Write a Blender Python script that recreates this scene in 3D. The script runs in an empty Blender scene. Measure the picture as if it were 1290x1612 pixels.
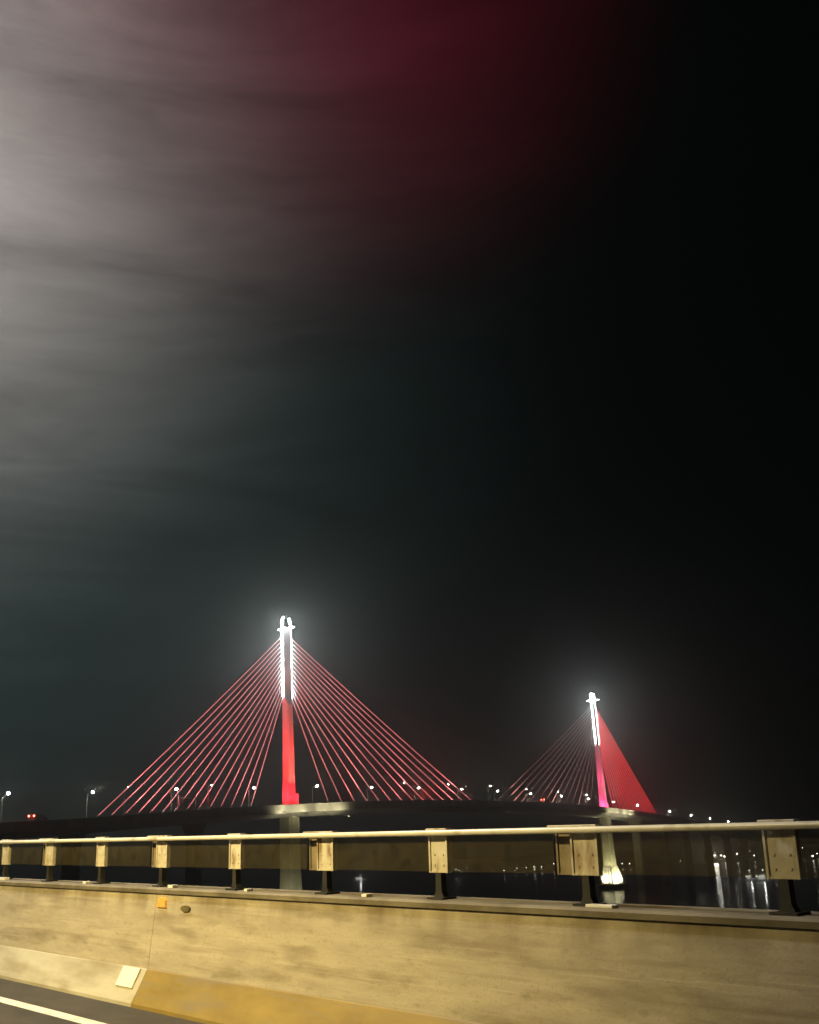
import bpy, bmesh, math, random
from mathutils import Vector, Matrix
random.seed(7)
PI = math.pi
scene = bpy.context.scene
COL = scene.collection

# ------------------------------------------------------------------ camera
W, H = 1290.0, 1612.0                       # the photograph's pixels
F, PITCH, ROLL, EYE = 1695.7, 0.30757, 0.05449, 32.566
cp, sp = math.cos(PITCH), math.sin(PITCH)
cr, sr = math.cos(ROLL), math.sin(ROLL)
FWD = Vector((0, cp, sp)); UP0 = Vector((0, -sp, cp)); R0 = Vector((1, 0, 0))
RGT = R0 * cr - UP0 * sr
UPV = R0 * sr + UP0 * cr
CAM = Vector((0, 0, EYE))
cd = bpy.data.cameras.new('camera')
cam = bpy.data.objects.new('camera', cd); COL.objects.link(cam)
cam.matrix_world = Matrix(((RGT.x, UPV.x, -FWD.x, 0), (RGT.y, UPV.y, -FWD.y, 0), (RGT.z, UPV.z, -FWD.z, EYE), (0, 0, 0, 1)))
cd.sensor_fit = 'HORIZONTAL'; cd.sensor_width = 36.0; cd.lens = 36.0 * F / W
cd.clip_start = 0.1; cd.clip_end = 60000
scene.camera = cam

def ray(px, py):
    return (FWD + RGT * ((px - W / 2) / F) - UPV * ((py - H / 2) / F)).normalized()

# ------------------------------------------------------------------ world: night sky with painted glare glows
world = bpy.data.worlds.new('World'); scene.world = world; world.use_nodes = True
wt = world.node_tree; wt.nodes.clear()
def wn(t, **k):
    n = wt.nodes.new(t)
    for a, b in k.items(): setattr(n, a, b)
    return n
wout = wn('ShaderNodeOutputWorld'); wbg = wn('ShaderNodeBackground'); wbg.inputs['Strength'].default_value = 1.0
wt.links.new(wbg.outputs[0], wout.inputs[0])
wtc = wn('ShaderNodeTexCoord')
def w_lobe(direction, lo, hi, power):
    d = wn('ShaderNodeVectorMath', operation='DOT_PRODUCT'); d.inputs[1].default_value = direction
    wt.links.new(wtc.outputs['Generated'], d.inputs[0])
    m = wn('ShaderNodeMapRange', clamp=True); m.inputs[1].default_value = lo; m.inputs[2].default_value = hi
    wt.links.new(d.outputs['Value'], m.inputs[0])
    p = wn('ShaderNodeMath', operation='POWER'); p.inputs[1].default_value = power
    wt.links.new(m.outputs[0], p.inputs[0])
    return p.outputs[0]
def w_scale(fac, col):
    v = wn('ShaderNodeVectorMath', operation='SCALE'); v.inputs[0].default_value = col
    wt.links.new(fac, v.inputs['Scale']); return v.outputs[0]
def w_add(a, b):
    v = wn('ShaderNodeVectorMath', operation='ADD'); wt.links.new(a, v.inputs[0]); wt.links.new(b, v.inputs[1]); return v.outputs[0]
def w_mul(a, b):
    v = wn('ShaderNodeMath', operation='MULTIPLY'); wt.links.new(a, v.inputs[0]); wt.links.new(b, v.inputs[1]); return v.outputs[0]
wmap = wn('ShaderNodeMapping'); wmap.inputs['Scale'].default_value = (0.8, 1.0, 4.6)
wt.links.new(wtc.outputs['Generated'], wmap.inputs[0])
wno = wn('ShaderNodeTexNoise'); wno.inputs['Scale'].default_value = 3.4; wno.inputs['Detail'].default_value = 9; wno.inputs['Roughness'].default_value = 0.68; wno.inputs['Distortion'].default_value = 0.6
wt.links.new(wmap.outputs[0], wno.inputs['Vector'])
wcl = wn('ShaderNodeMapRange'); wcl.inputs[1].default_value = 0.25; wcl.inputs[2].default_value = 0.75; wcl.inputs[3].default_value = 0.55; wcl.inputs[4].default_value = 1.4
wt.links.new(wno.outputs['Fac'], wcl.inputs[0])
glow = w_mul(w_lobe(tuple(ray(-520, 700)), 0.66, 1.0, 2.8), wcl.outputs[0])       # broad lamp glare from the left, painted into the sky
red = w_mul(w_lobe(tuple(ray(430, -60)), 0.93, 1.0, 2.5), wcl.outputs[0])         # red lens-flare tint painted into the sky
pale = w_mul(w_lobe(tuple(ray(-260, 240)), 0.84, 1.0, 5.4), wcl.outputs[0])  # tighter pale lamp glare, also painted into the sky
sky = wn('ShaderNodeTexSky', sky_type='NISHITA'); sky.sun_disc = False
SUN_EL, SUN_AZ = math.radians(4.0), math.radians(200.0)
sky.sun_elevation = SUN_EL; sky.sun_rotation = SUN_AZ
skv = wn('ShaderNodeVectorMath', operation='SCALE'); skv.inputs['Scale'].default_value = 0.00006
wt.links.new(sky.outputs[0], skv.inputs[0])
base = wn('ShaderNodeVectorMath', operation='ADD'); base.inputs[1].default_value = (0.0004, 0.0011, 0.0010)
wt.links.new(skv.outputs[0], base.inputs[0])
tot = w_add(w_add(w_add(base.outputs[0], w_scale(glow, (0.024, 0.044, 0.043))), w_scale(red, (0.056, 0.002, 0.008))), w_scale(pale, (0.35, 0.30, 0.28)))
wt.links.new(tot, wbg.inputs['Color'])

# the moon: a very weak sun lamp
sd = bpy.data.lights.new('moon', 'SUN'); sd.energy = 0.004; sd.angle = math.radians(0.5); sd.color = (0.85, 0.92, 1.0)
so = bpy.data.objects.new('moon', sd); COL.objects.link(so)
so.rotation_euler = (math.radians(50), 0, math.radians(20))

vs = scene.view_settings; vs.view_transform = 'Standard'; vs.look = 'None'; vs.gamma = 1.0; vs.exposure = 0.0; vs.use_curve_mapping = False
cy = scene.cycles
cy.use_denoising = True; cy.max_bounces = 5; cy.diffuse_bounces = 2; cy.glossy_bounces = 2; cy.volume_bounces = 0
cy.transparent_max_bounces = 12; cy.use_light_tree = True; cy.caustics_reflective = False; cy.caustics_refractive = False
cy.sample_clamp_indirect = 4.0

# ------------------------------------------------------------------ materials
def mat(name):
    m = bpy.data.materials.new(name); m.use_nodes = True
    t = m.node_tree; return m, t, t.nodes['Principled BSDF']
def noisy(name, ca, cb, scale=4.0, stretch=(1, 1, 1), rough=0.8, bump=0.0, bscale=None, metal=0.0, detail=6, lo=0.35, hi=0.65, bdist=0.02, extra=None):
    m, t, b = mat(name)
    tc = t.nodes.new('ShaderNodeTexCoord'); mp = t.nodes.new('ShaderNodeMapping'); mp.inputs['Scale'].default_value = stretch
    t.links.new(tc.outputs['Object'], mp.inputs[0])
    n = t.nodes.new('ShaderNodeTexNoise'); n.inputs['Scale'].default_value = scale; n.inputs['Detail'].default_value = detail; n.inputs['Roughness'].default_value = 0.62
    t.links.new(mp.outputs[0], n.inputs['Vector'])
    r = t.nodes.new('ShaderNodeValToRGB')
    r.color_ramp.elements[0].position = lo; r.color_ramp.elements[0].color = (*ca, 1)
    r.color_ramp.elements[1].position = hi; r.color_ramp.elements[1].color = (*cb, 1)
    t.links.new(n.outputs['Fac'], r.inputs[0])
    col = r.outputs[0]
    if extra:                       # larger stains over the grain: (colour, scale, lo, hi, stretch)
        ec, es, el, eh, est = extra
        mp2 = t.nodes.new('ShaderNodeMapping'); mp2.inputs['Scale'].default_value = est; mp2.inputs['Location'].default_value = (3.1, 1.7, 0.4)
        t.links.new(tc.outputs['Object'], mp2.inputs[0])
        n3 = t.nodes.new('ShaderNodeTexNoise'); n3.inputs['Scale'].default_value = es; n3.inputs['Detail'].default_value = 5
        t.links.new(mp2.outputs[0], n3.inputs['Vector'])
        mr = t.nodes.new('ShaderNodeMapRange'); mr.inputs[1].default_value = el; mr.inputs[2].default_value = eh
        t.links.new(n3.outputs['Fac'], mr.inputs[0])
        mx = t.nodes.new('ShaderNodeMix'); mx.data_type = 'RGBA'; mx.inputs['B'].default_value = (*ec, 1)
        t.links.new(mr.outputs[0], mx.inputs['Factor']); t.links.new(col, mx.inputs['A']); col = mx.outputs['Result']
    t.links.new(col, b.inputs['Base Color'])
    b.inputs['Roughness'].default_value = rough; b.inputs['Metallic'].default_value = metal
    if bump:
        n2 = t.nodes.new('ShaderNodeTexNoise'); n2.inputs['Scale'].default_value = bscale or scale * 3; n2.inputs['Detail'].default_value = 5
        t.links.new(tc.outputs['Object'], n2.inputs['Vector'])
        bp = t.nodes.new('ShaderNodeBump'); bp.inputs['Strength'].default_value = bump; bp.inputs['Distance'].default_value = bdist
        t.links.new(n2.outputs['Fac'], bp.inputs['Height']); t.links.new(bp.outputs[0], b.inputs['Normal'])
    return m
def emit(name, col, strength, sample=True):
    m = bpy.data.materials.new(name); m.use_nodes = True; t = m.node_tree; t.nodes.clear()
    o = t.nodes.new('ShaderNodeOutputMaterial'); e = t.nodes.new('ShaderNodeEmission')
    e.inputs['Color'].default_value = (*col, 1); e.inputs['Strength'].default_value = strength
    t.links.new(e.outputs[0], o.inputs[0])
    if not sample: m.cycles.emission_sampling = 'NONE'
    return m

M = {}
M['wall'] = noisy('barrier_concrete', (0.34, 0.31, 0.25), (0.47, 0.43, 0.35), 5.0, (0.35, 1, 2.2), 0.85, 0.35, 60, lo=0.3, hi=0.7, bdist=0.004,
                  extra=((0.17, 0.14, 0.09), 2.2, 0.54, 0.80, (0.45, 1, 2.6)))
# parapet tone: horizontal scuffs of grime, and ragged darkening towards the top
t = M['wall'].node_tree; b = t.nodes['Principled BSDF']; src = b.inputs['Base Color'].links[0].from_socket
tc = [n for n in t.nodes if n.type == 'TEX_COORD'][0]
def _noise(scale, stretch, lo, hi, seed):
    mp = t.nodes.new('ShaderNodeMapping'); mp.inputs['Scale'].default_value = stretch; mp.inputs['Location'].default_value = (seed, seed * .7, seed * .3)
    t.links.new(tc.outputs['Object'], mp.inputs[0])
    n = t.nodes.new('ShaderNodeTexNoise'); n.inputs['Scale'].default_value = scale; n.inputs['Detail'].default_value = 7
    t.links.new(mp.outputs[0], n.inputs['Vector'])
    r = t.nodes.new('ShaderNodeMapRange'); r.inputs[1].default_value = lo; r.inputs[2].default_value = hi; t.links.new(n.outputs['Fac'], r.inputs[0])
    return r.outputs[0]
def _mix(fac, a_, col):
    mx = t.nodes.new('ShaderNodeMix'); mx.data_type = 'RGBA'; mx.inputs['B'].default_value = (*col, 1)
    t.links.new(fac, mx.inputs['Factor']); t.links.new(a_, mx.inputs['A']); return mx.outputs['Result']
def _mul(a_, b_):
    m_ = t.nodes.new('ShaderNodeMath'); m_.operation = 'MULTIPLY'; t.links.new(a_, m_.inputs[0])
    if isinstance(b_, float): m_.inputs[1].default_value = b_
    else: t.links.new(b_, m_.inputs[1])
    return m_.outputs[0]
src = _mix(_mul(_noise(3.0, (.22, 1, 7), .54, .82, 2.0), .55), src, (.16, .13, .08))
src = _mix(_mul(_noise(6.0, (.12, 1, 9), .60, .74, 5.0), .5), src, (.55, .51, .42))
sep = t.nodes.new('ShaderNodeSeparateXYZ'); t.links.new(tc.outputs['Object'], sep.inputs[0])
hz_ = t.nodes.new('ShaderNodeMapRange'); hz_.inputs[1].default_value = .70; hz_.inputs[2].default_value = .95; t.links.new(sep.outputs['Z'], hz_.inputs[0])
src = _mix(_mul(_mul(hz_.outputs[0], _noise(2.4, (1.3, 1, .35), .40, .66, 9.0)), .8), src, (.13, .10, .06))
src = _mix(_mul(_noise(45.0, (1, 1, 1), .55, .75, 4.0), .35), src, (.20, .165, .11))
src = _mix(_mul(_noise(16.0, (.35, 1, 1.2), .60, .72, 7.0), .35), src, (.18, .15, .10))
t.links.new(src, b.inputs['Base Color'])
M['coping'] = noisy('coping_concrete', (0.12, 0.105, 0.08), (0.24, 0.22, 0.18), 5.0, (0.5, 1, 1), 0.8, 0.3, 50, bdist=0.004)
M['white_paint'] = noisy('worn_white_kerb_paint', (0.33, 0.31, 0.24), (0.53, 0.52, 0.45), 2.2, (0.4, 1, 2.4), 0.6, 0.25, 50, lo=0.30, hi=0.70, bdist=0.003,
                         extra=((0.24, 0.20, 0.12), 2.0, 0.46, 0.72, (0.5, 1, 2.0)))
M['yellow_paint'] = noisy('worn_yellow_kerb_paint', (0.19, 0.135, 0.03), (0.29, 0.215, 0.055), 3.0, (0.5, 1, 1.6), 0.65, 0.25, 50, lo=0.3, hi=0.7, bdist=0.003, extra=((0.20, 0.17, 0.11), 3.0, 0.50, 0.72, (0.35, 1, 5)))
M['asphalt'] = noisy('asphalt', (0.022, 0.019, 0.013), (0.050, 0.043, 0.030), 3.0, (0.5, 1, 1), 0.75, 0.8, 140, bdist=0.006)
M['road_paint'] = noisy('road_paint', (0.45, 0.44, 0.40), (0.78, 0.77, 0.72), 7.0, (0.6, 1, 1), 0.6, 0.2, 80, lo=0.3, hi=0.5)
M['rail'] = noisy('rail_steel', (0.72, 0.72, 0.69), (0.88, 0.88, 0.86), 5, (0.8, 1, 1), 0.28, metal=0.0, extra=((0.40, 0.34, 0.24), 4.0, 0.60, 0.74, (1.2, 1, 1)))
M['post'] = noisy('post_galvanised', (0.56, 0.54, 0.50), (0.72, 0.70, 0.66), 6, (1, 1, 1.6), 0.45, metal=0.0, lo=0.3, hi=0.7, extra=((0.24, 0.16, 0.08), 7.0, 0.52, 0.74, (1.6, 1, .5)))
M['post_dull'] = noisy('post_dull_plate', (0.20, 0.17, 0.12), (0.28, 0.24, 0.18), 6, (1, 1, 1.6), 0.55)
M['post_foot'] = noisy('post_foot_dark', (0.012, 0.013, 0.012), (0.03, 0.03, 0.028), 8, rough=0.6)
M['reflector_white'] = noisy('reflector_white', (0.8, 0.8, 0.78), (0.9, 0.9, 0.88), 8, rough=0.25)
M['reflector_orange'] = noisy('reflector_orange', (0.80, 0.40, 0.10), (0.90, 0.50, 0.16), 20, rough=0.3)
M['hole'] = noisy('drain_hole_dark', (0.10, 0.08, 0.04), (0.16, 0.13, 0.06), 10, rough=0.9)
# dirty translucent screen panel
m, t, b = mat('screen_panel')
t.nodes.remove(b)
o = t.nodes['Material Output']
mix = t.nodes.new('ShaderNodeMixShader'); mix2 = t.nodes.new('ShaderNodeMixShader')
tr = t.nodes.new('ShaderNodeBsdfTransparent'); tr.inputs[0].default_value = (0.97, 0.96, 0.9, 1)
df = t.nodes.new('ShaderNodeBsdfDiffuse'); tl = t.nodes.new('ShaderNodeBsdfTranslucent')
df.inputs[0].default_value = (0.40, 0.35, 0.21, 1); tl.inputs[0].default_value = (0.40, 0.35, 0.21, 1)
tc = t.nodes.new('ShaderNodeTexCoord'); nz = t.nodes.new('ShaderNodeTexNoise'); nz.inputs['Scale'].default_value = 14; nz.inputs['Detail'].default_value = 6
t.links.new(tc.outputs['Object'], nz.inputs['Vector'])
mr = t.nodes.new('ShaderNodeMapRange'); mr.inputs[1].default_value = 0.3; mr.inputs[2].default_value = 0.7; mr.inputs[3].default_value = 0.035; mr.inputs[4].default_value = 0.085
t.links.new(nz.outputs['Fac'], mr.inputs[0])
t.links.new(df.outputs[0], mix2.inputs[1]); t.links.new(tl.outputs[0], mix2.inputs[2]); mix2.inputs[0].default_value = 0.35
t.links.new(tr.outputs[0], mix.inputs[1]); t.links.new(mix2.outputs[0], mix.inputs[2]); t.links.new(mr.outputs[0], mix.inputs[0])
t.links.new(mix.outputs[0], o.inputs[0])
M['panel'] = m
M['concrete'] = noisy('bridge_concrete', (0.38, 0.37, 0.33), (0.50, 0.48, 0.43), 0.25, (1, 1, 0.3), 0.85, 0.2, 1.5, bdist=0.05)
M['pylon'] = noisy('pylon_concrete_pale', (0.60, 0.59, 0.57), (0.72, 0.71, 0.69), 0.2, (1, 1, 0.25), 0.7)
M['pier'] = noisy('pier_concrete', (0.34, 0.33, 0.24), (0.48, 0.46, 0.33), 0.22, (1, 1, 0.25), 0.85)
M['deck_asphalt'] = noisy('deck_asphalt', (0.04, 0.04, 0.04), (0.07, 0.07, 0.065), 0.5, rough=0.8)
M['pole'] = noisy('lamp_pole_grey', (0.42, 0.42, 0.40), (0.55, 0.55, 0.52), 0.8, rough=0.5)
M['housing'] = noisy('lamp_housing', (0.06, 0.06, 0.06), (0.12, 0.12, 0.12), 3, rough=0.5)
M['led'] = emit('led_white', (0.90, 1.0, 0.98), 62.0)
M['lamp'] = emit('lamp_lens_white', (1.0, 0.93, 0.74), 120.0)
M['lamp_near'] = emit('near_lamp_lens', (1.0, 0.95, 0.86), 60.0)
M['tail'] = emit('tail_light_red', (1.0, 0.05, 0.03), 60.0)
M['headlight'] = emit('headlight_white', (1.0, 0.85, 0.8), 70.0)
M['shore_lamp'] = emit('shore_lamp_white', (1.0, 0.97, 0.86), 11.0)
M['boat_lamp'] = emit('boat_lamp', (1.0, 0.97, 0.9), 6.0)
M['window_lit'] = emit('lit_window', (1.0, 0.82, 0.5), 1.2)
M['car_paint'] = noisy('car_paint', (0.10, 0.10, 0.11), (0.13, 0.13, 0.14), 2, rough=0.3)
M['truck_box'] = noisy('truck_box_paint', (0.22, 0.22, 0.22), (0.3, 0.3, 0.3), 1, rough=0.5)
M['rubber'] = noisy('rubber', (0.015, 0.015, 0.015), (0.03, 0.03, 0.03), 6, rough=0.9)
M['boat_white'] = noisy('boat_white_paint', (0.7, 0.7, 0.68), (0.82, 0.82, 0.8), 1, rough=0.4)
M['boat_dark'] = noisy('boat_dark_hull', (0.04, 0.05, 0.05), (0.08, 0.09, 0.09), 1, rough=0.5)
M['land'] = noisy('shore_land', (0.02, 0.03, 0.015), (0.05, 0.055, 0.03), 0.05, rough=0.95)
M['house'] = noisy('house_render', (0.2, 0.19, 0.17), (0.34, 0.32, 0.29), 0.2, rough=0.9)
M['roof'] = noisy('house_roof', (0.08, 0.05, 0.04), (0.14, 0.09, 0.07), 0.6, rough=0.9)
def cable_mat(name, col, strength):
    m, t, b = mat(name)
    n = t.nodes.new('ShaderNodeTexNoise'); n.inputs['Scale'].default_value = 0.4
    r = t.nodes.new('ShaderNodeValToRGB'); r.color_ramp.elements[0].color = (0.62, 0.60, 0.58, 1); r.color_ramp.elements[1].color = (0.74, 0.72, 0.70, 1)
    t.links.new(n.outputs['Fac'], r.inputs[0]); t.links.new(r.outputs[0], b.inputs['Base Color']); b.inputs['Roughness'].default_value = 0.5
    b.inputs['Emission Color'].default_value = (*col, 1); b.inputs['Emission Strength'].default_value = strength  # floodlighting on the cables put into the material as even emission
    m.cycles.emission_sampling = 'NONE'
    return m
M['cable_pink'] = cable_mat('cable_glow_pink', (1.0, 0.22, 0.24), 0.75)
M['cable_red'] = cable_mat('cable_glow_red', (1.0, 0.035, 0.05), 2.2)
M['cable_dim'] = cable_mat('cable_glow_dim', (1.0, 0.10, 0.12), 0.10)
# water
m, t, b = mat('sea_water')
b.inputs['Base Color'].default_value = (0.004, 0.008, 0.007, 1); b.inputs['Roughness'].default_value = 0.15; b.inputs['IOR'].default_value = 1.33
tc = t.nodes.new('ShaderNodeTexCoord')
n1 = t.nodes.new('ShaderNodeTexNoise'); n1.inputs['Scale'].default_value = 0.22; n1.inputs['Detail'].default_value = 4
n2 = t.nodes.new('ShaderNodeTexNoise'); n2.inputs['Scale'].default_value = 0.05; n2.inputs['Detail'].default_value = 2
t.links.new(tc.outputs['Object'], n1.inputs['Vector']); t.links.new(tc.outputs['Object'], n2.inputs['Vector'])
b1 = t.nodes.new('ShaderNodeBump'); b1.inputs['Strength'].default_value = 0.5; b1.inputs['Distance'].default_value = 0.55
b2 = t.nodes.new('ShaderNodeBump'); b2.inputs['Strength'].default_value = 0.5; b2.inputs['Distance'].default_value = 1.1
t.links.new(n1.outputs['Fac'], b1.inputs['Height']); t.links.new(n2.outputs['Fac'], b2.inputs['Height'])
t.links.new(b2.outputs[0], b1.inputs['Normal']); t.links.new(b1.outputs[0], b.inputs['Normal'])
M['water'] = m

# ------------------------------------------------------------------ mesh helpers
def link(o, parent=None):
    COL.objects.link(o)
    if parent is not None: o.parent = parent
    return o
def box(bm, x0, x1, y0, y1, z0, z1):
    v = [bm.verts.new(p) for p in ((x0,y0,z0),(x1,y0,z0),(x1,y1,z0),(x0,y1,z0),(x0,y0,z1),(x1,y0,z1),(x1,y1,z1),(x0,y1,z1))]
    for f in ((0,3,2,1),(4,5,6,7),(0,1,5,4),(1,2,6,5),(2,3,7,6),(3,0,4,7)): bm.faces.new([v[i] for i in f])
def tube(bm, pts, radii, n=8):
    rings = []
    pts = [Vector(p) for p in pts]
    for i, p in enumerate(pts):
        d = (pts[min(i+1, len(pts)-1)] - pts[max(i-1, 0)]).normalized()
        a = d.cross(Vector((0, 0, 1)) if abs(d.z) < 0.95 else Vector((1, 0, 0))).normalized(); c = d.cross(a)
        r = radii[i] if isinstance(radii, (list, tuple)) else radii
        rings.append([bm.verts.new(p + a * (r * math.cos(2*PI*k/n)) + c * (r * math.sin(2*PI*k/n))) for k in range(n)])
    for A, B in zip(rings, rings[1:]):
        for k in range(n): bm.faces.new((A[k], A[(k+1) % n], B[(k+1) % n], B[k]))
    bm.faces.new(rings[0][::-1]); bm.faces.new(rings[-1])
def loft(bm, sections, close=True):
    """sections: list of lists of points (same count); closed profile"""
    rs = [[bm.verts.new(p) for p in s] for s in sections]
    n = len(rs[0])
    for A, B in zip(rs, rs[1:]):
        for k in range(n): bm.faces.new((A[k], A[(k+1) % n], B[(k+1) % n], B[k]))
    if close:
        bm.faces.new(rs[0][::-1]); bm.faces.new(rs[-1])
def obj(name, bm, material, parent=None, smooth=False, bevel=0):
    bmesh.ops.recalc_face_normals(bm, faces=bm.faces)
    me = bpy.data.meshes.new(name); bm.to_mesh(me); bm.free()
    me.materials.append(M[material] if isinstance(material, str) else material)
    if smooth:
        for p in me.polygons: p.use_smooth = True
    o = bpy.data.objects.new(name, me); link(o, parent)
    if bevel:
        md = o.modifiers.new('bevel', 'BEVEL'); md.width = bevel; md.segments = 2; md.limit_method = 'ANGLE'
    return o
def boxobj(name, material, parent, *dims, bevel=0):
    bm = bmesh.new(); box(bm, *dims); return obj(name, bm, material, parent, bevel=bevel)
def tubeobj(name, material, parent, pts, r, n=8):
    bm = bmesh.new(); tube(bm, pts, r, n); return obj(name, bm, material, parent, smooth=n > 6)
def tag(o, label, cat, group=None):
    o['label'] = label; o['category'] = cat
    if group: o['group'] = group
    return o
def thing(name, label, cat, mw=None, group=None):
    o = bpy.data.objects.new(name, None); COL.objects.link(o); o.empty_display_size = 0.2
    if mw is not None: o.matrix_world = mw
    return tag(o, label, cat, group)
def copy_tree(o, parent=None):
    c = o.copy(); link(c)
    if parent is not None: c.parent = parent
    for ch in list(o.children): copy_tree(ch, c)
    return c
def lightobj(name, kind, energy, color, loc, target=None, parent=None, size=60, blend=1.0, radius=0.2):
    l = bpy.data.lights.new(name, kind); l.energy = energy; l.color = color
    l.shadow_soft_size = radius
    if kind == 'SPOT': l.spot_size = math.radians(size); l.spot_blend = blend
    o = bpy.data.objects.new(name, l); link(o, parent)
    o.location = loc
    if target is not None:
        o.rotation_euler = (Vector(target) - Vector(loc)).to_track_quat('-Z', 'Y').to_euler()
    return o

# ------------------------------------------------------------------ water and haze
bm = bmesh.new()
for p in ((-14000, -3000), (14000, -3000), (14000, 16000), (-14000, 16000)): bm.verts.new((*p, 0))
bm.faces.new(bm.verts[:])
sea = obj('water', bm, 'water'); sea['kind'] = 'structure'

hz = bmesh.new(); box(hz, -14100, 14100, -3100, 16100, -1.0, 149.0)
hm = bpy.data.materials.new('night_haze'); hm.use_nodes = True; t = hm.node_tree; t.nodes.clear()
o = t.nodes.new('ShaderNodeOutputMaterial'); pv = t.nodes.new('ShaderNodeVolumePrincipled')
pv.inputs['Color'].default_value = (0.93, 0.95, 0.95, 1); pv.inputs['Density'].default_value = 0.0006; pv.inputs['Anisotropy'].default_value = 0.91
t.links.new(pv.outputs[0], o.inputs['Volume'])
haze = obj('haze', hz, hm); haze['kind'] = 'stuff'

# ------------------------------------------------------------------ the approach road that the camera rides on
e_road = 1.5
uvec = ray(-880, 1345)
nvec = Vector((uvec.y, -uvec.x, 0)).normalized()          # towards the near parapet
upr = nvec.cross(uvec).normalized()
RO = CAM - upr * e_road
MR = Matrix(((uvec.x, -nvec.x, upr.x, RO.x), (uvec.y, -nvec.y, upr.y, RO.y), (uvec.z, -nvec.z, upr.z, RO.z), (0, 0, 0, 1)))
def on_wall(px, py, D):
    """pixel -> (along, height) on the vertical plane at distance D beside the road"""
    v = ray(px, py); v = v * (D / v.dot(nvec)); return v.dot(uvec), v.dot(upr) + e_road

road = boxobj('road', 'asphalt', None, -30, 158, -4.95, 9.0, -0.45, 0.0); road.matrix_world = MR; road['kind'] = 'structure'
bm = bmesh.new()
for x0, x1 in ((-30, 158),):
    v = [bm.verts.new(p) for p in ((x0, -4.36, .004), (x1, -4.36, .004), (x1, -4.22, .004), (x0, -4.22, .004))]; bm.faces.new(v)
obj('edge_line', bm, 'road_paint', road)

bar = thing('concrete_barrier', 'tan concrete parapet with sloped painted foot along the road edge', 'barrier', MR)
JOINT = 9.62; PL = 8.0
j0 = JOINT - PL * 3
for k in range(10):
    a, c = j0 + k * PL + 0.002, j0 + (k + 1) * PL - 0.002
    bm = bmesh.new()
    prof = [(-5.052, .20), (-5.056, .31), (-5.13, .955), (-5.42, .955), (-5.46, -.3), (-5.056, -.3)]
    loft(bm, [[(x, y, z) for y, z in prof] for x in (a, c)])
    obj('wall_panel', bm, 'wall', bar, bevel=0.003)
    bm = bmesh.new()
    prof = [(-4.90, -.05), (-4.905, .03), (-5.050, .300), (-5.058, .304), (-5.2, .304), (-5.2, -.05)]
    loft(bm, [[(x, y, z) for y, z in prof] for x in (a, c)])
    obj('painted_foot', bm, 'yellow_paint' if k <= 2 or k % 2 == 0 else 'white_paint', bar, bevel=0.006)
    bm = bmesh.new()
    prof = [(-5.110, .952), (-5.106, .985), (-5.122, 1.0), (-5.43, 1.004), (-5.46, .985), (-5.46, .950)]
    loft(bm, [[(x, y, z) for y, z in prof] for x in (a, c)])
    obj('coping', bm, 'coping', bar)
# fresh white patch at the end of the white foot, and reflectors
bm = bmesh.new()
for i, (xa, xb) in enumerate(((9.72, 10.05),)):
    y0, z0, y1, z1 = -4.962, .14, -5.044, .297
    v = [bm.verts.new(p) for p in ((xa, y0, z0), (xb, y0, z0), (xb, y1, z1), (xa, y1, z1))]
    v2 = [bm.verts.new((p.co.x, p.co.y + .010, p.co.z + .006)) for p in v]
    bm.faces.new(v2)
    for q in range(4): bm.faces.new((v[q], v[(q+1) % 4], v2[(q+1) % 4], v2[q]))
obj('paint_patch', bm, 'reflector_white', bar)
for px, py, ln, hh in ((8, 1382, .30, .03), (141, 1386, .07, .025), (277, 1391, .09, .025), (396, 1397, .05, .02), (583, 1407, .06, .02), (953, 1425, .20, .016)):
    x, z = on_wall(px, py, 5.2)
    boxobj('reflector', 'reflector_white', bar, x - ln / 2, x + ln / 2, -5.20, -5.14, 1.000, 1.002 + hh, bevel=0.004)
x, z = on_wall(253, 1421, 5.1)
tz = (z - .31) / .645; fy = -5.05 - .08 * tz
bm = bmesh.new(); loft(bm, [[(x - .085, fy + .0, z - .045), (x + .085, fy, z - .045), (x + .08, fy - .004, z + .02), (x + .05, fy - .006, z + .045), (x - .05, fy - .006, z + .045), (x - .08, fy - .004, z + .02)],
                            [(x - .08, fy + .02, z - .042), (x + .08, fy + .02, z - .042), (x + .075, fy + .016, z + .018), (x + .047, fy + .014, z + .04), (x - .047, fy + .014, z + .04), (x - .075, fy + .016, z + .018)]])
obj('amber_reflector', bm, 'reflector_orange', bar)
x, z = on_wall(291, 1431, 5.1); fy = -5.05 - .08 * (z - .31) / .645
bm = bmesh.new(); bmesh.ops.create_cone(bm, cap_ends=True, segments=14, radius1=.045, radius2=.045, depth=.03, matrix=Matrix.Translation((x, fy, z)) @ Matrix.Rotation(PI/2, 4, 'X') @ Matrix.Scale(1.8, 4, (1, 0, 0)) @ Matrix.Scale(.6, 4, (0, 1, 0)))
obj('drain_hole', bm, 'hole', bar)

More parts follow.
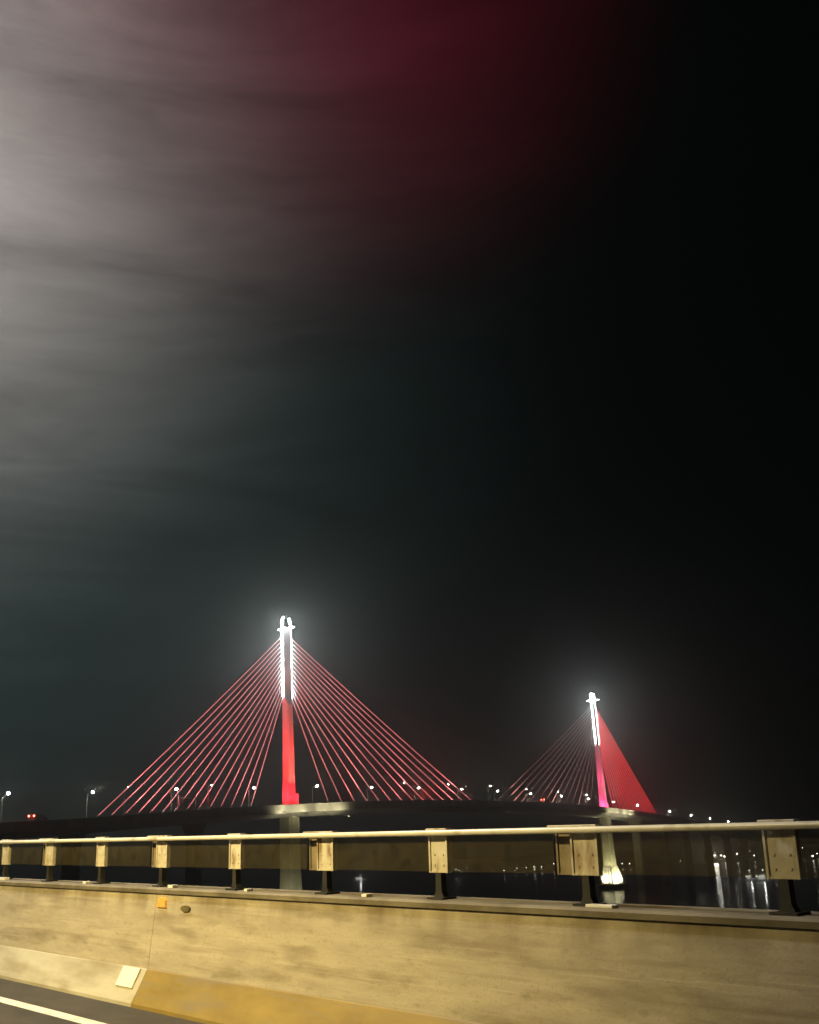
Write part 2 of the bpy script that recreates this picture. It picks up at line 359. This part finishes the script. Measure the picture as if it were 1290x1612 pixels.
# railing on top of the parapet
rail = thing('steel_railing', 'low steel railing with pale rail and screen panels on the parapet', 'railing', MR)
DP = 5.24
xs0 = sorted(on_wall(px, 1345, DP)[0] for px in (10, 78, 158, 257, 369, 510, 684, 926, 1232))
step = (xs0[-1] - xs0[0]) / 8
start = xs0[0]
tubeobj('rail', 'rail', rail, [(x, -DP + .055, 1.436) for x in (-12, 0, 12, 24, 36, 48)], .020, 10)
def plate(bm, x0, x1, yb, z0, z1, bolts=True):
    """a flanged plate: thin web, raised edges, rows of bolt heads"""
    box(bm, x0 + .012, x1 - .012, yb - .006, yb + .006, z0, z1)
    for a_, c_ in ((x0, x0 + .014), (x1 - .014, x1)): box(bm, a_, c_, yb - .02, yb + .016, z0, z1)
    box(bm, x0 + .014, x1 - .014, yb, yb + .013, z0 + .001, z0 + .012)
    if bolts:
        for zz in (z0 + .05, z0 + .12, z1 - .05):
            for xx in (x0 + .05, x1 - .05):
                tube(bm, [(xx, yb + .004, zz), (xx, yb + .012, zz)], .008, 6)
prev = None
rnd = random.Random(3)
for k in range(-6, 26):
    x = start + k * step
    wide = (k % 2 == 1)
    wb = .19 if not wide else .21
    a, c = x - wb / 2, x + wb / 2
    bm = bmesh.new(); plate(bm, a, c, -DP, 1.172, 1.452)
    p = obj('post', bm, 'post', rail)
    boxobj('cap', 'post', p, a - .012, c + (.17 if wide else .012), -DP - .03, -DP + .03, 1.453, 1.466, bevel=.003)
    bm = bmesh.new()
    loft(bm, [[(x + ex, -DP + ey, z) for ex, ey in ((-hw, -.03), (hw, -.03), (hw, .02), (-hw, .02))] for z, hw in ((1.016, .05), (1.05, .03), (1.171, .026))])
    obj('foot', bm, 'post_foot', p)
    bm = bmesh.new(); box(bm, x - .08, x + .08, -DP - .07, -DP + .06, 1.003, 1.015); obj('base_plate', bm, 'post_foot', p)
    boxobj('rail_bracket', 'post', p, x - .025, x + .025, -DP + .010, -DP + .045, 1.424, 1.450)
    if wide:
        bm = bmesh.new(); plate(bm, c + .004, c + .150, -DP - .035, 1.172, 1.445, False)
        obj('splice_plate', bm, 'post_dull', p)
    xe = c + (.156 if wide else .006)
    if prev is not None:
        boxobj('screen_panel', 'panel', rail, prev, a - .006, -DP - .006, -DP + .004, 1.180, 1.425)
    prev = xe

# ------------------------------------------------------------------ street lamps
def lamp_meshes(h, arm, lens_mat, head=1.0):
    bm = bmesh.new(); tube(bm, [(0, 0, 0), (0, 0, .25), (0, 0, .26), (0, 0, h - .6), (arm * .08, 0, h - .2)], [.16, .16, .11, .07, .06], 10)
    pole = obj('pole', bm, 'pole', None, True)
    bm = bmesh.new(); tube(bm, [(arm * .08, 0, h - .2), (arm * .35, 0, h), (arm, 0, h + .12)], [.06, .05, .04], 8)
    armo = obj('arm', bm, 'pole', None, True)
    bm = bmesh.new()
    s = head
    loft(bm, [[(arm - .15, y, h + .12 + z) for y, z in ((-.07, -.03), (.07, -.03), (.07, .06), (-.07, .06))],
              [(arm + .25 * s, y, h + .13 + z) for y, z in ((-.17 * s, -.04), (.17 * s, -.04), (.12 * s, .10), (-.12 * s, .10))],
              [(arm + .75 * s, y, h + .15 + z) for y, z in ((-.15 * s, -.04), (.15 * s, -.04), (.09 * s, .05), (-.09 * s, .05))]])
    hd = obj('lamp_head', bm, 'housing', None, True)
    bm = bmesh.new(); bmesh.ops.create_uvsphere(bm, u_segments=10, v_segments=6, radius=.17 * s, matrix=Matrix.Translation((arm + .42 * s, 0, h + .09)) @ Matrix.Scale(1.7, 4, (1, 0, 0)) @ Matrix.Scale(.9, 4, (0, 0, 1)))
    ln = obj('lens', bm, lens_mat, None, True)
    ln.parent = hd
    return pole, armo, hd, ln
def street_lamp(label, mw, h, arm, lens='lamp', head=1.0, group=None):
    t_ = thing('street_lamp', label, 'street lamp', mw, group)
    for q in lamp_meshes(h, arm, lens, head)[:3]: q.parent = t_
    return t_

# two lamps of the approach road: one ahead on the parapet side, one added unseen on the median to warm the parapet
near_lamp = street_lamp('tall street lamp rising beside the concrete parapet, arm over the road', MR @ Matrix.Translation((18.0, -5.62, .3)) @ Matrix.Rotation(PI/2, 4, 'Z'), 12.9, 2.3, 'lamp_near')
lightobj('lamp_light', 'POINT', 8000, (1.0, .91, .78), (2.72, 0, 12.75), parent=near_lamp, radius=.45)
med = street_lamp('added unseen street lamp on the median throwing warm light on the parapet', MR @ Matrix.Translation((9.0, 5.5, 0)) @ Matrix.Rotation(-PI/2, 4, 'Z'), 7.5, 2.2, 'lamp_near')
lightobj('lamp_light', 'SPOT', 11000, (1.0, .73, .245), (2.6, 0, 7.45), target=(10.6, .6, .3), parent=med, size=80, blend=1.0, radius=.3)

# ------------------------------------------------------------------ the cable-stayed bridge (local frame: x along the deck, -y towards the camera, z up)
TH = 0.53158
DX = Vector((math.sin(TH), math.cos(TH), 0)); DY = Vector((-DX.y, DX.x, 0))
P1 = Vector((-62.7, 512.7, 0))
MB = Matrix(((DX.x, DY.x, 0, P1.x), (DX.y, DY.y, 0, P1.y), (0, 0, 1, 0), (0, 0, 0, 1)))
MBI = MB.inverted()
SPAN = 390.0
def deck_z(s):
    c = abs(s - 195)
    return 59.5 - 9.2e-5 * c * c if c < 330 else 59.5 - 9.2e-5 * 330 * 330 - (c - 330) * .0607 + max(0, c - 330) ** 2 * 1.2e-5
bridge = thing('cable_stayed_bridge', 'long cable stayed bridge over dark water with red lit cables', 'bridge', MB)

# centre line: straight from beyond the far pylon to s=-130, then an arc to our approach road
path = []                                   # (x, y, z, heading)
s = 1500.0
while s > -130: path.append((s, 0.0, deck_z(s), 0.0)); s -= 15 if s > 700 or s < 560 else 15
path.append((-130.0, 0.0, deck_z(-130), 0.0))
road_end = MBI @ (MR @ Vector((158, 0, 0))); road_dir = (MBI.to_3x3() @ uvec); hd_end = math.atan2(road_dir.y, road_dir.x)
arc_n = 22; A0 = Vector((-130, 0)); B0 = Vector((road_end.x, road_end.y)); zA = deck_z(-130); zB = road_end.z
La = (A0 - B0).length * .42
T0 = Vector((-1, 0)) * La; T1 = Vector((-math.cos(hd_end), -math.sin(hd_end))) * La
for i in range(1, arc_n + 1):
    u_ = i / arc_n
    c0, c1, c2, c3 = A0, A0 + T0, B0 - T1, B0
    p = c0 * (1-u_)**3 + c1 * 3*u_*(1-u_)**2 + c2 * 3*u_*u_*(1-u_) + c3 * u_**3
    dv = (c1-c0) * 3*(1-u_)**2 + (c2-c1) * 6*u_*(1-u_) + (c3-c2) * 3*u_*u_
    path.append((p.x, p.y, zA + (zB - zA) * (u_ * 1.0), math.atan2(-dv.y, -dv.x)))
def sweep(prof):
    secs = []
    for x, y, z, hd in path:
        c, s_ = math.cos(hd), math.sin(hd)
        secs.append([(x - s_ * py, y + c * py, z + pz) for py, pz in prof])
    return secs
bm = bmesh.new(); loft(bm, sweep([(-12.9, 0), (12.9, 0), (13.4, -.25), (13.4, -2.5), (7.5, -4.3), (-7.5, -4.3), (-13.4, -2.5), (-13.4, -.25)])); deck = obj('deck', bm, 'concrete', bridge)
bm = bmesh.new(); loft(bm, sweep([(-12.6, .004), (12.6, .004), (12.6, .05), (-12.6, .05)])); obj('road_surface', bm, 'deck_asphalt', deck)
for sgn in (-1, 1):
    bm = bmesh.new(); loft(bm, sweep([(sgn * 13.36, -.24), (sgn * 13.36, 1.0), (sgn * 13.1, 1.0), (sgn * 12.9, -.1)])); obj('parapet', bm, 'concrete', deck)

def octo(w, l, z, ox=0.0, oy=0.0, ch=.3):
    a, c = l / 2, w / 2; k = ch * min(a, c)
    return [(ox + x, oy + y, z) for x, y in ((a, -c + k), (a, c - k), (a - k, c), (-a + k, c), (-a, c - k), (-a, -c + k), (-a + k, -c), (a - k, -c))]
def pylon(sx, label, spot_col, spot_w, base_w, pier_w):
    rt = bpy.data.objects.new('pylon', None); COL.objects.link(rt); rt.parent = bridge; rt.location = (sx, 0, 0); rt['label'] = label
    bm = bmesh.new(); loft(bm, [octo(4.9, 4.9, 55.5), octo(4.6, 4.6, 70), octo(4.1, 4.1, 96), octo(3.9, 4.2, 103), octo(1.0, 6.0, 106.5)])
    obj('shaft', bm, 'pylon', rt)
    bm = bmesh.new(); box(bm, -2.95, 2.95, -.40, .40, 106.5, 139.3); obj('anchor_head', bm, 'pylon', rt)
    bm = bmesh.new(); box(bm, 1.9, 4.9, -1.9, 1.9, 56.0, 62.2); obj('plinth', bm, 'pylon', rt, bevel=.15)
    for sg in (-1, 1):                       # the two lit edges; the side that faces the concrete is an unlit housing
        bm = bmesh.new()
        x0, x1 = sg * 3.12, sg * 3.36
        pts = [(106.6, x0, x1), (142.6, x0, x1), (145.0, sg * 2.1, sg * 2.34)]
        loft(bm, [[(a, -.46, z), (c, -.46, z), (c, .46, z), (a, .46, z)] for z, a, c in pts])
        obj('led_strip', bm, 'led', rt)
        bm = bmesh.new(); box(bm, min(sg * 2.95, sg * 3.115), max(sg * 2.95, sg * 3.115), -.43, .43, 106.6, 142.4); obj('strip_housing', bm, 'pylon', rt)
    for sy in (-1, 1):
        bm = bmesh.new(); box(bm, -.2, .2, .5 if sy > 0 else -4.8, 4.8 if sy > 0 else -.5, 139.57, 139.98); obj('cross_arm', bm, 'led', rt, bevel=.05)
    boxobj('cross_bar', 'led', rt, -2.9, 2.9, -.4, .4, 139.55, 140.0)
    # pier under the deck
    bm = bmesh.new(); loft(bm, [octo(8.6, 8.6, 16.5), octo(7.6, 7.6, 30), octo(7.4, 7.4, 52.0)]); obj('pier', bm, 'pier', rt)
    bm = bmesh.new(); loft(bm, [octo(13.4, 13.4, 4.0), octo(11.2, 11.2, 12), octo(8.5, 8.5, 16.6)]); fl = obj('pier_foot', bm, 'pier', rt)
    for i in range(5):                       # ribs on the four sides of the flared foot
        for q in range(4):
            bm = bmesh.new(); y = -4.6 + i * 2.3; k = 1 - abs(y) / 30
            loft(bm, [[(6.6, y - .38, 4.0), (7.5, y - .38, 4.0), (7.5, y + .38, 4.0), (6.6, y + .38, 4.0)],
                      [(5.5, y * .84 - .34, 12), (6.2, y * .84 - .34, 12), (6.2, y * .84 + .34, 12), (5.5, y * .84 + .34, 12)],
                      [(4.1, y * .64 - .3, 16.6), (4.5, y * .64 - .3, 16.6), (4.5, y * .64 + .3, 16.6), (4.1, y * .64 + .3, 16.6)]])
            bmesh.ops.rotate(bm, verts=bm.verts, cent=(0, 0, 0), matrix=Matrix.Rotation(q * PI / 2, 3, 'Z'))
            obj('rib', bm, 'pylon', fl)
    bm = bmesh.new(); loft(bm, [octo(23, 23, -3, ch=.5), octo(23, 23, 3.2, ch=.5), octo(22, 22, 4.0, ch=.5)]); obj('pile_cap', bm, 'pier', rt)
    # floodlights: coloured ones at the foot of the shaft, pale ones on the pile cap
    for ox, oy in ((-9, -8.5), (7, -10), (-10, 5)):
        f = boxobj('floodlight', 'housing', rt, ox - .4, ox + .4, oy - .3, oy + .3, 56.3, 57.1)
        lightobj('flood_light', 'SPOT', spot_w * .35, spot_col, (ox, oy, 57.4), target=(0, 0, 68), parent=f, size=96, blend=.8, radius=.3)
        lightobj('flood_light', 'SPOT', spot_w * 1.5, spot_col, (ox, oy, 57.4), target=(0, 0, 92), parent=f, size=26, blend=1.0, radius=.3)
    for ox, oy, k in ((-10.6, -10.6, 1.0), (1.5, -11, .5), (-11, 1.5, .5)):
        f = boxobj('floodlight', 'housing', rt, ox - .4, ox + .4, oy - .4, oy + .4, 4.0, 4.6)
        lightobj('flood_light', 'SPOT', base_w * k, (1.0, .94, .60), (ox, oy, 5.0), target=(ox * .3, oy * .3, 13), parent=f, size=110, blend=1.0, radius=.4)
    # pale light washing the deck edge beside the pylon, from brackets out in front of it
    for ox in (-22, -9, 7, 20):
        zd = deck_z(sx)
        br = tubeobj('light_bracket', 'housing', rt, [(ox, -13.2, zd - 2.4), (ox, -19.5, zd - 5.2)], .10, 6)
        lightobj('flood_light', 'SPOT', pier_w, (1.0, .90, .55), (ox, -19.6, zd - 5.0), target=(ox, -12.5, zd - .2), parent=br, size=140, blend=1.0, radius=.3)
    return rt
py1 = pylon(0.0, 'pylon with bright white lit top and pure red shaft', (1.0, .015, .025), 80000, 14000, 6500)
py2 = pylon(SPAN, 'pylon with bright white lit top and pink magenta shaft', (1.0, .065, .21), 72000, 60000, 9000)

def lerp(a, b, t_): return a + (b - a) * t_
def fan(sx, sgn, inner, outer, material, n=14, r=.19):
    for i in range(n):
        u_ = i / (n - 1)
        xa = sx + sgn * lerp(inner, outer, u_)
        za = deck_z(xa) + .3; zt = lerp(106.8, 135.5, u_ ** .92)
        bm = bmesh.new()
        tube(bm, [Vector((lerp(xa, sx + sgn * 3.3, k / 6), 0, lerp(za, zt, k / 6) - .9 * u_ * 4 * (k / 6) * (1 - k / 6))) for k in range(7)], r, 6)
        c = obj('stay_cable', bm, material, bridge, True)
        bm = bmesh.new()
        d = (Vector((sx + sgn * 3.3, 0, zt)) - Vector((xa, 0, za))).normalized()
        tube(bm, [Vector((xa, 0, za)) - d * .2, Vector((xa, 0, za)) + d * 2.6], .3, 8)
        obj('anchor_sleeve', bm, 'pylon', c)
def fan_lights(sx, sgn, spots, col, watts, side=-1):
    for off, tx, tz in spots:
        x = sx + sgn * off; y = side * 11.3
        f = boxobj('floodlight', 'housing', bridge, x - .3, x + .3, y - .3, y + .3, deck_z(x) + .05, deck_z(x) + 1.3)
        lightobj('flood_light', 'SPOT', watts, col, (x, y, deck_z(x) + 1.6), target=(sx + sgn * tx, 0, tz), parent=f, size=105, blend=1.0, radius=.3)
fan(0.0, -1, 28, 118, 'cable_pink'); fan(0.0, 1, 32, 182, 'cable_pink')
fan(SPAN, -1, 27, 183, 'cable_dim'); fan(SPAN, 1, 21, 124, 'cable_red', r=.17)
PINK = (1.0, .22, .22); RED = (1.0, .03, .04)
fan_lights(0.0, -1, ((100, 85, 75), (65, 55, 80), (35, 30, 80)), PINK, 60000)
fan_lights(0.0, 1, ((160, 140, 75), (105, 85, 80), (55, 45, 80)), PINK, 75000)
fan_lights(SPAN, -1, ((160, 140, 75), (100, 90, 75), (50, 45, 75)), (1.0, .40, .36), 40000)
fan_lights(SPAN, 1, ((105, 90, 75), (65, 55, 80), (35, 30, 80)), RED, 60000)

fan_lights(0.0, -1, ((90, 62, 88), (45, 30, 95)), RED, 22000, 1)  # added floods on the far deck edge, to redden the haze between cables
fan_lights(0.0, 1, ((140, 95, 85), (65, 45, 95)), RED, 12000, 1)
fan_lights(SPAN, 1, ((90, 62, 88), (45, 30, 95)), RED, 60000, 1)

# plain piers of the approach spans
for sx in (-64, -128, 454, 518, 582, 646, 710, 774):
    bm = bmesh.new(); zt = deck_z(sx) - 3.8
    loft(bm, [octo(6.0, 4.2, -3, sx), octo(6.0, 4.0, zt - 5, sx), octo(12.5, 4.0, zt, sx)]); obj('pier', bm, 'pier', bridge)
for k in (6, 11, 16, 20):
    x, y, z, hd = path[-arc_n + k]
    bm = bmesh.new(); loft(bm, [octo(5, 4, -3, x, y), octo(5, 4, z - 9, x, y), octo(9, 4, z - 3.8, x, y)]); obj('pier', bm, 'pier', bridge)

# ------------------------------------------------------------------ street lamps on the bridge
def bridge_at(px, py, Y):
    """pixel -> point on the vertical plane y=Y of the bridge frame"""
    o_ = MBI @ CAM; d_ = MBI.to_3x3() @ ray(px, py)
    k = (Y - o_.y) / d_.y; return o_ + d_ * k
proto = {}
def place_lamp(key, px, py, Y, label, group, arm, head):
    q = bridge_at(px, py, Y)
    s_ = q.x
    base = deck_z(s_) + .05; h = max(7.0, min(15.5, q.z - base))
    mw = MB @ Matrix.Translation((s_, Y + arm, base)) @ Matrix.Rotation(-PI/2, 4, 'Z')
    if key in proto:
        o_ = copy_tree(proto[key][0]); o_.matrix_world = mw @ Matrix.Scale(h / proto[key][1], 4, (0, 0, 1)); o_['label'] = label
    else:
        o_ = street_lamp(label, mw, h, arm, 'lamp', head, group); proto[key] = (o_, h)
    return o_
near_px = ((10, 1250), (143, 1248), (275, 1243), (397, 1241), (497, 1238), (583, 1240), (657, 1241), (725, 1243), (782, 1246), (834, 1252), (882, 1255), (925, 1262), (965, 1268), (1003, 1275), (1053, 1278), (1087, 1284), (1117, 1289), (1146, 1294))
ORD = ['first', 'second', 'third', 'fourth', 'fifth', 'sixth', 'seventh', 'eighth', 'ninth', 'tenth', 'eleventh', 'twelfth', 'thirteenth', 'fourteenth', 'fifteenth', 'sixteenth', 'seventeenth', 'eighteenth', 'nineteenth', 'twentieth', 'twenty-first', 'twenty-second', 'twenty-third', 'twenty-fourth']
def place_row(key, pts, Y, what, group, arm, head):
    before = sorted((p for p in pts if p[0] < 455), reverse=True)
    main = sorted(p for p in pts if 455 < p[0] < 945)
    beyond = sorted(p for p in pts if p[0] > 945)
    for lst, where in ((before, 'red pylon, on the approach side'), (main, 'red pylon, towards the pink pylon'), (beyond, 'pink pylon, on its outer side')):
        for i, p in enumerate(lst):
            place_lamp(key, p[0], p[1], Y, '%s %s from the %s' % (ORD[i], what, where), group, arm, head)
place_row('near', near_px, -3.6, 'median street lamp', 'street lamps along the middle of the bridge deck', 1.8, 2.3)
place_row('far', ((200, 1240), (332, 1237), (635, 1233), (705, 1235), (771, 1238), (828, 1243), (878, 1247), (923, 1252), (1003, 1267)), 11.4, 'small deck edge street lamp', 'street lamps on the far edge of the bridge deck', 1.4, 1.3)

# sign gantry on the deck among the cables
q0 = bridge_at(281, 1282, -9.0); q1 = bridge_at(308, 1280, -9.0)
g = thing('sign_gantry', 'pale sign gantry on the bridge deck behind the left cables', 'gantry', MB @ Matrix.Translation((q0.x, -9.0, deck_z(q0.x) + .05)))
tubeobj('post', 'pylon', g, [(0, 0, 0), (0, 0, 7.2)], .28, 8)
tubeobj('post', 'pylon', g, [(q1.x - q0.x, 0, deck_z(q1.x) - deck_z(q0.x)), (q1.x - q0.x, 0, 6.6)], .22, 8)
tubeobj('beam', 'pylon', g, [(-.4, 0, 6.0), (q1.x - q0.x + .4, 0, 6.1)], .22, 6)
boxobj('sign_panel', 'pylon', g, .3, 2.6, -.35, -.25, 3.4, 5.6)

# ------------------------------------------------------------------ vehicles on the deck
def truck(label, mw):
    t_ = thing('box_truck', label, 'truck', mw)
    boxobj('cargo_box', 'truck_box', t_, -4.2, 1.6, -1.2, 1.2, 1.0, 3.5, bevel=.08)
    bm = bmesh.new(); loft(bm, [[(1.75, y, .7), (3.5, y, .7), (3.5, y, 1.5), (3.0, y, 2.7), (1.75, y, 2.8)] for y in (-1.1, 1.1)]); obj('cab', bm, 'car_paint', t_, bevel=.06)
    boxobj('chassis', 'housing', t_, -4.0, 3.3, -.5, .5, .5, 1.0)
    for x in (-3.0, 2.6):
        for y in (-1.0, 1.0):
            bm = bmesh.new(); bmesh.ops.create_cone(bm, cap_ends=True, segments=16, radius1=.48, radius2=.48, depth=.3, matrix=Matrix.Translation((x, y, .48)) @ Matrix.Rotation(PI/2, 4, 'X')); obj('wheel', bm, 'rubber', t_)
    for y in (-1.0, 1.0): boxobj('tail_light', 'tail', t_, -4.32, -4.2, y - .22, y + .22, 2.7, 3.15)
    return t_
def car(label, mw):
    t_ = thing('car', label, 'car', mw)
    bm = bmesh.new(); loft(bm, [[(-2.2, y, .35), (2.2, y, .35), (2.2, y, .75), (1.2, y, .95), (-1.6, y, .98), (-2.2, y, .9)] for y in (-.88, .88)]); obj('body', bm, 'car_paint', t_, bevel=.06)
    bm = bmesh.new(); loft(bm, [[(-1.6, y, .97), (1.0, y, .95), (.3, y, 1.45), (-1.0, y, 1.47)] for y in (-.75, .75)]); obj('cabin', bm, 'housing', t_, bevel=.05)
    for x in (-1.35, 1.4):
        for y in (-.82, .82):
            bm = bmesh.new(); bmesh.ops.create_cone(bm, cap_ends=True, segments=16, radius1=.33, radius2=.33, depth=.2, matrix=Matrix.Translation((x, y, .33)) @ Matrix.Rotation(PI/2, 4, 'X')); obj('wheel', bm, 'rubber', t_)
    for y in (-.62, .62): boxobj('tail_light', 'tail', t_, -2.26, -2.18, y - .2, y + .2, .62, .84)
    return t_
q = bridge_at(61, 1297, -9.5)
truck('box truck with glowing red tail lights on the deck short of the cables', MB @ Matrix.Translation((q.x, -9.5, deck_z(q.x) + .055)) @ Matrix.Rotation(.25, 4, 'Z'))
q = bridge_at(857, 1272, -9.5)
truck('box truck with red lights crossing between the two pylons', MB @ Matrix.Translation((q.x, -11.0, deck_z(q.x) + .055)))

# ------------------------------------------------------------------ far shore
def ground_at(px, py, z=0.0):
    d = ray(px, py); return CAM + d * ((z - CAM.z) / d.z)
def at_range(px, py, Y):
    d = ray(px, py); return CAM + d * (Y / d.y)
bm = bmesh.new(); rs = []
rr = random.Random(11)
for i in range(60):
    x = 40 + i * 60 - 0; yv = 1545 + 40 * math.sin(i * .5) + rr.uniform(-10, 10) + (260 if i < 1 else 0)
    hgt = 4 + 3 * rr.random() + (10 if i > 10 else 0) * rr.random()
    rs.append([(x, yv, -1), (x, yv + 8, 1.2), (x, yv + 120, 1.6 + hgt * .2), (x, yv + 420, 3 + hgt), (x, yv + 1400, 5 + hgt * 1.5), (x, yv + 1500, -1)])
loft(bm, rs); land = obj('terrain', bm, 'land'); land['kind'] = 'structure'
def shore_y(x): return 1560
shore_px = ((718, 1369, .8), (722.5, 1370.5, .7), (727, 1374, .5), (735.5, 1367, .4), (777, 1370.5, .35), (794, 1371, .9), (811, 1371, .5), (814, 1367, .7), (829, 1366, .7), (841, 1365, .9), (842, 1369, .8), (853, 1365, .9), (872, 1360, 1.0), (881, 1361, .4), (897, 1356, .7), (910, 1352.5, .8), (902, 1362, .6), (917, 1358, .6),
            (980, 1360, 1.0), (992, 1360, 1.1), (1052, 1355, .3), (1072, 1355.5, .7), (1117, 1347, 2.2), (1136, 1347, 1.8), (1141, 1348.5, 2.0), (1161, 1344.5, 1.5), (1174, 1347, .6), (1188, 1347, 1.3), (1217, 1345.5, 1.7), (1244, 1354, 1.2), (1264, 1335, .9), (1280, 1348, 1.8), (1287, 1344, 1.2))
bm = bmesh.new(); bmesh.ops.create_uvsphere(bm, u_segments=10, v_segments=6, radius=.55)
sl_ball = obj('lamp', bm, 'shore_lamp', None, True)
bm = bmesh.new(); tube(bm, [(0, 0, -1), (0, 0, 0)], [.09, .07], 6); sl_pole = obj('pole', bm, 'pole')
sl_ball.hide_render = False
first = True
left_side = sorted((p for p in shore_px if p[0] < 963), reverse=True); right_side = sorted(p for p in shore_px if p[0] > 963)
shore_label = {}
for lst, where in ((left_side, 'towards the open water'), (right_side, 'towards the tall block')):
    for i, p in enumerate(lst):
        shore_label[p] = '%s %s lamp along the far shore from the pink pylon foot, %s' % (ORD[i], 'bright' if p[2] >= 1.5 else 'faint' if p[2] < .6 else 'small', where)
for px, py, sc in shore_px:
    q = at_range(px, py, 1585)
    gz = 1.2
    if q.z < 4.5:
        d = ray(px, py); q = ground_at(px, py, 4.5); 
        if q.y > 1585 or q.y < 900: q = at_range(px, py, 1585)
    t_ = thing('shore_light', shore_label[(px, py, sc)], 'lamp', Matrix.Translation((q.x, q.y, 0)), 'lamps along the far shore')
    if first: bl, pl = sl_ball, sl_pole; first = False
    else: bl, pl = sl_ball.copy(), sl_pole.copy(); COL.objects.link(bl); COL.objects.link(pl)
    bl.parent = t_; pl.parent = t_
    bl.location = (0, 0, max(q.z, 2.0)); bl.scale = (sc, sc, sc)
    pl.location = (0, 0, max(q.z, 2.0) - .3 * sc); pl.scale = (1, 1, max(q.z, 2.0) + .6)
# buildings on the right-hand shore
def building(px, w, d, h, rot, label, wins, Y=1640):
    q = at_range(px, 1330, Y)
    t_ = thing('apartment_block', label, 'building', Matrix.Translation((q.x, Y, 0)) @ Matrix.Rotation(rot, 4, 'Z'))
    boxobj('wall', 'house', t_, -w/2, w/2, -d/2, d/2, -.5, h)
    rf = boxobj('roof', 'roof', t_, -w/2 - .5, w/2 + .5, -d/2 - .5, d/2 + .5, h + .003, h + .8)
    boxobj('water_tank', 'house', rf, -2, 2, -2, 2, h + .8, h + 3.4)
    nx = int(w // 4); nz_ = int(h // 3.2)
    for i in range(nx):
        for k in range(nz_):
            xx = -w/2 + (i + .5) * w / nx; zz = 1.2 + k * 3.2
            boxobj('window', 'window_lit' if (i, k) in wins else 'housing', t_, xx - .9, xx + .9, -d/2 - .12, -d/2 + .02, zz, zz + 1.5)
building(1231, 30, 16, 36, .12, 'tall apartment block on the far shore with a few lit windows', {(1, 9), (4, 9), (5, 9), (2, 5), (6, 2)})
building(1128, 38, 14, 13, -.1, 'low long building on the far shore behind two bright lamps', {(2, 2), (6, 1)})
building(1180, 22, 14, 17, .2, 'mid height block on the far shore beside the tall apartment block', {(1, 3)}, 1660)
building(842, 26, 14, 10, 0, 'low block on the far shore near a cluster of lamps', {(2, 1), (4, 0)}, 1650)

# floodlights of the quay: bright enough to draw streaks on the water
qy = thing('quay_floodlight', 'tall floodlight mast on the far quay throwing light on the water', 'floodlight', Matrix.Translation((at_range(1126, 1347, 1575).x, 1575, 0)))
zq = at_range(1126, 1347, 1575).z
tubeobj('mast', 'pole', qy, [(0, 0, 0), (0, 0, zq + 1.5)], [.35, .22], 8)
boxobj('lamp_bank', 'boat_lamp', qy, -1.6, 1.6, -.5, -.2, zq - .6, zq + .9)
lightobj('flood_light', 'SPOT', 1.2e4, (1, .97, .85), (0, -1.2, zq), target=(-10, -120, -8), parent=qy, size=150, blend=1, radius=3.0)

# ------------------------------------------------------------------ boats
def boat(label, px, py, L, rot, bright):
    q = ground_at(px, py, 0.0)
    t_ = thing('boat', label, 'boat', Matrix.Translation((q.x, q.y, 0)) @ Matrix.Rotation(rot, 4, 'Z'))
    bm = bmesh.new(); secs = []
    for u_, w_, zb, zt in ((-.5, .09, -.2, 1.5), (-.3, .12, -.5, 1.4), (.1, .12, -.5, 1.5), (.35, .08, -.4, 1.9), (.5, .012, .6, 2.5)):
        x = u_ * L; w = w_ * L
        secs.append([(x, -w * .55, zb), (x, w * .55, zb), (x, w, zt), (x, -w, zt)])
    loft(bm, secs); obj('hull', bm, 'boat_white', t_, bevel=.05)
    boxobj('deckhouse', 'boat_white', t_, -.30 * L, .08 * L, -.07 * L, .07 * L, 1.4, 3.7, bevel=.1)
    boxobj('canopy', 'boat_white', t_, -.42 * L, .16 * L, -.1 * L, .1 * L, 3.9, 4.1)
    for xx in (-.3, .1):
        tubeobj('outrigger_boom', 'boat_white', t_, [(xx * L, -.42 * L, .8), (xx * L, 0, 2.2), (xx * L, .42 * L, .8)], .12, 6)
    for yy in (-.42, .42): tubeobj('float', 'boat_white', t_, [(-.4 * L, yy * L, .25), (0, yy * L, .2), (.38 * L, yy * L, .55)], .2, 6)
    tubeobj('mast', 'boat_white', t_, [(.02 * L, 0, 3.7), (.02 * L, 0, 7.5)], .08, 6)
    bm = bmesh.new(); bmesh.ops.create_uvsphere(bm, u_segments=8, v_segments=6, radius=.3, matrix=Matrix.Translation((.02 * L, 0, 7.6))); obj('mast_light', bm, 'boat_lamp', t_)
    bm = bmesh.new(); bmesh.ops.create_uvsphere(bm, u_segments=8, v_segments=6, radius=.28, matrix=Matrix.Translation((-.36 * L, -.1 * L, 3.4))); obj('deck_light', bm, 'boat_lamp', t_)
    lightobj('hull_fill', 'POINT', bright, (1, .98, .9), (-.05 * L, -.34 * L, 5.5), parent=t_, radius=.3)  # added unseen lamp off the boat's side, brightens the white hull
boat('white outrigger boat with deck lights alone on the open water', 568, 1386, 20, .25, 3500)
boat('small white boat lying off the shore below the tall apartment block', 1182, 1387, 9, .1, 500)
boat('low white boat beside a smaller one below the tall apartment block', 1203, 1386.5, 15, -.05, 900)
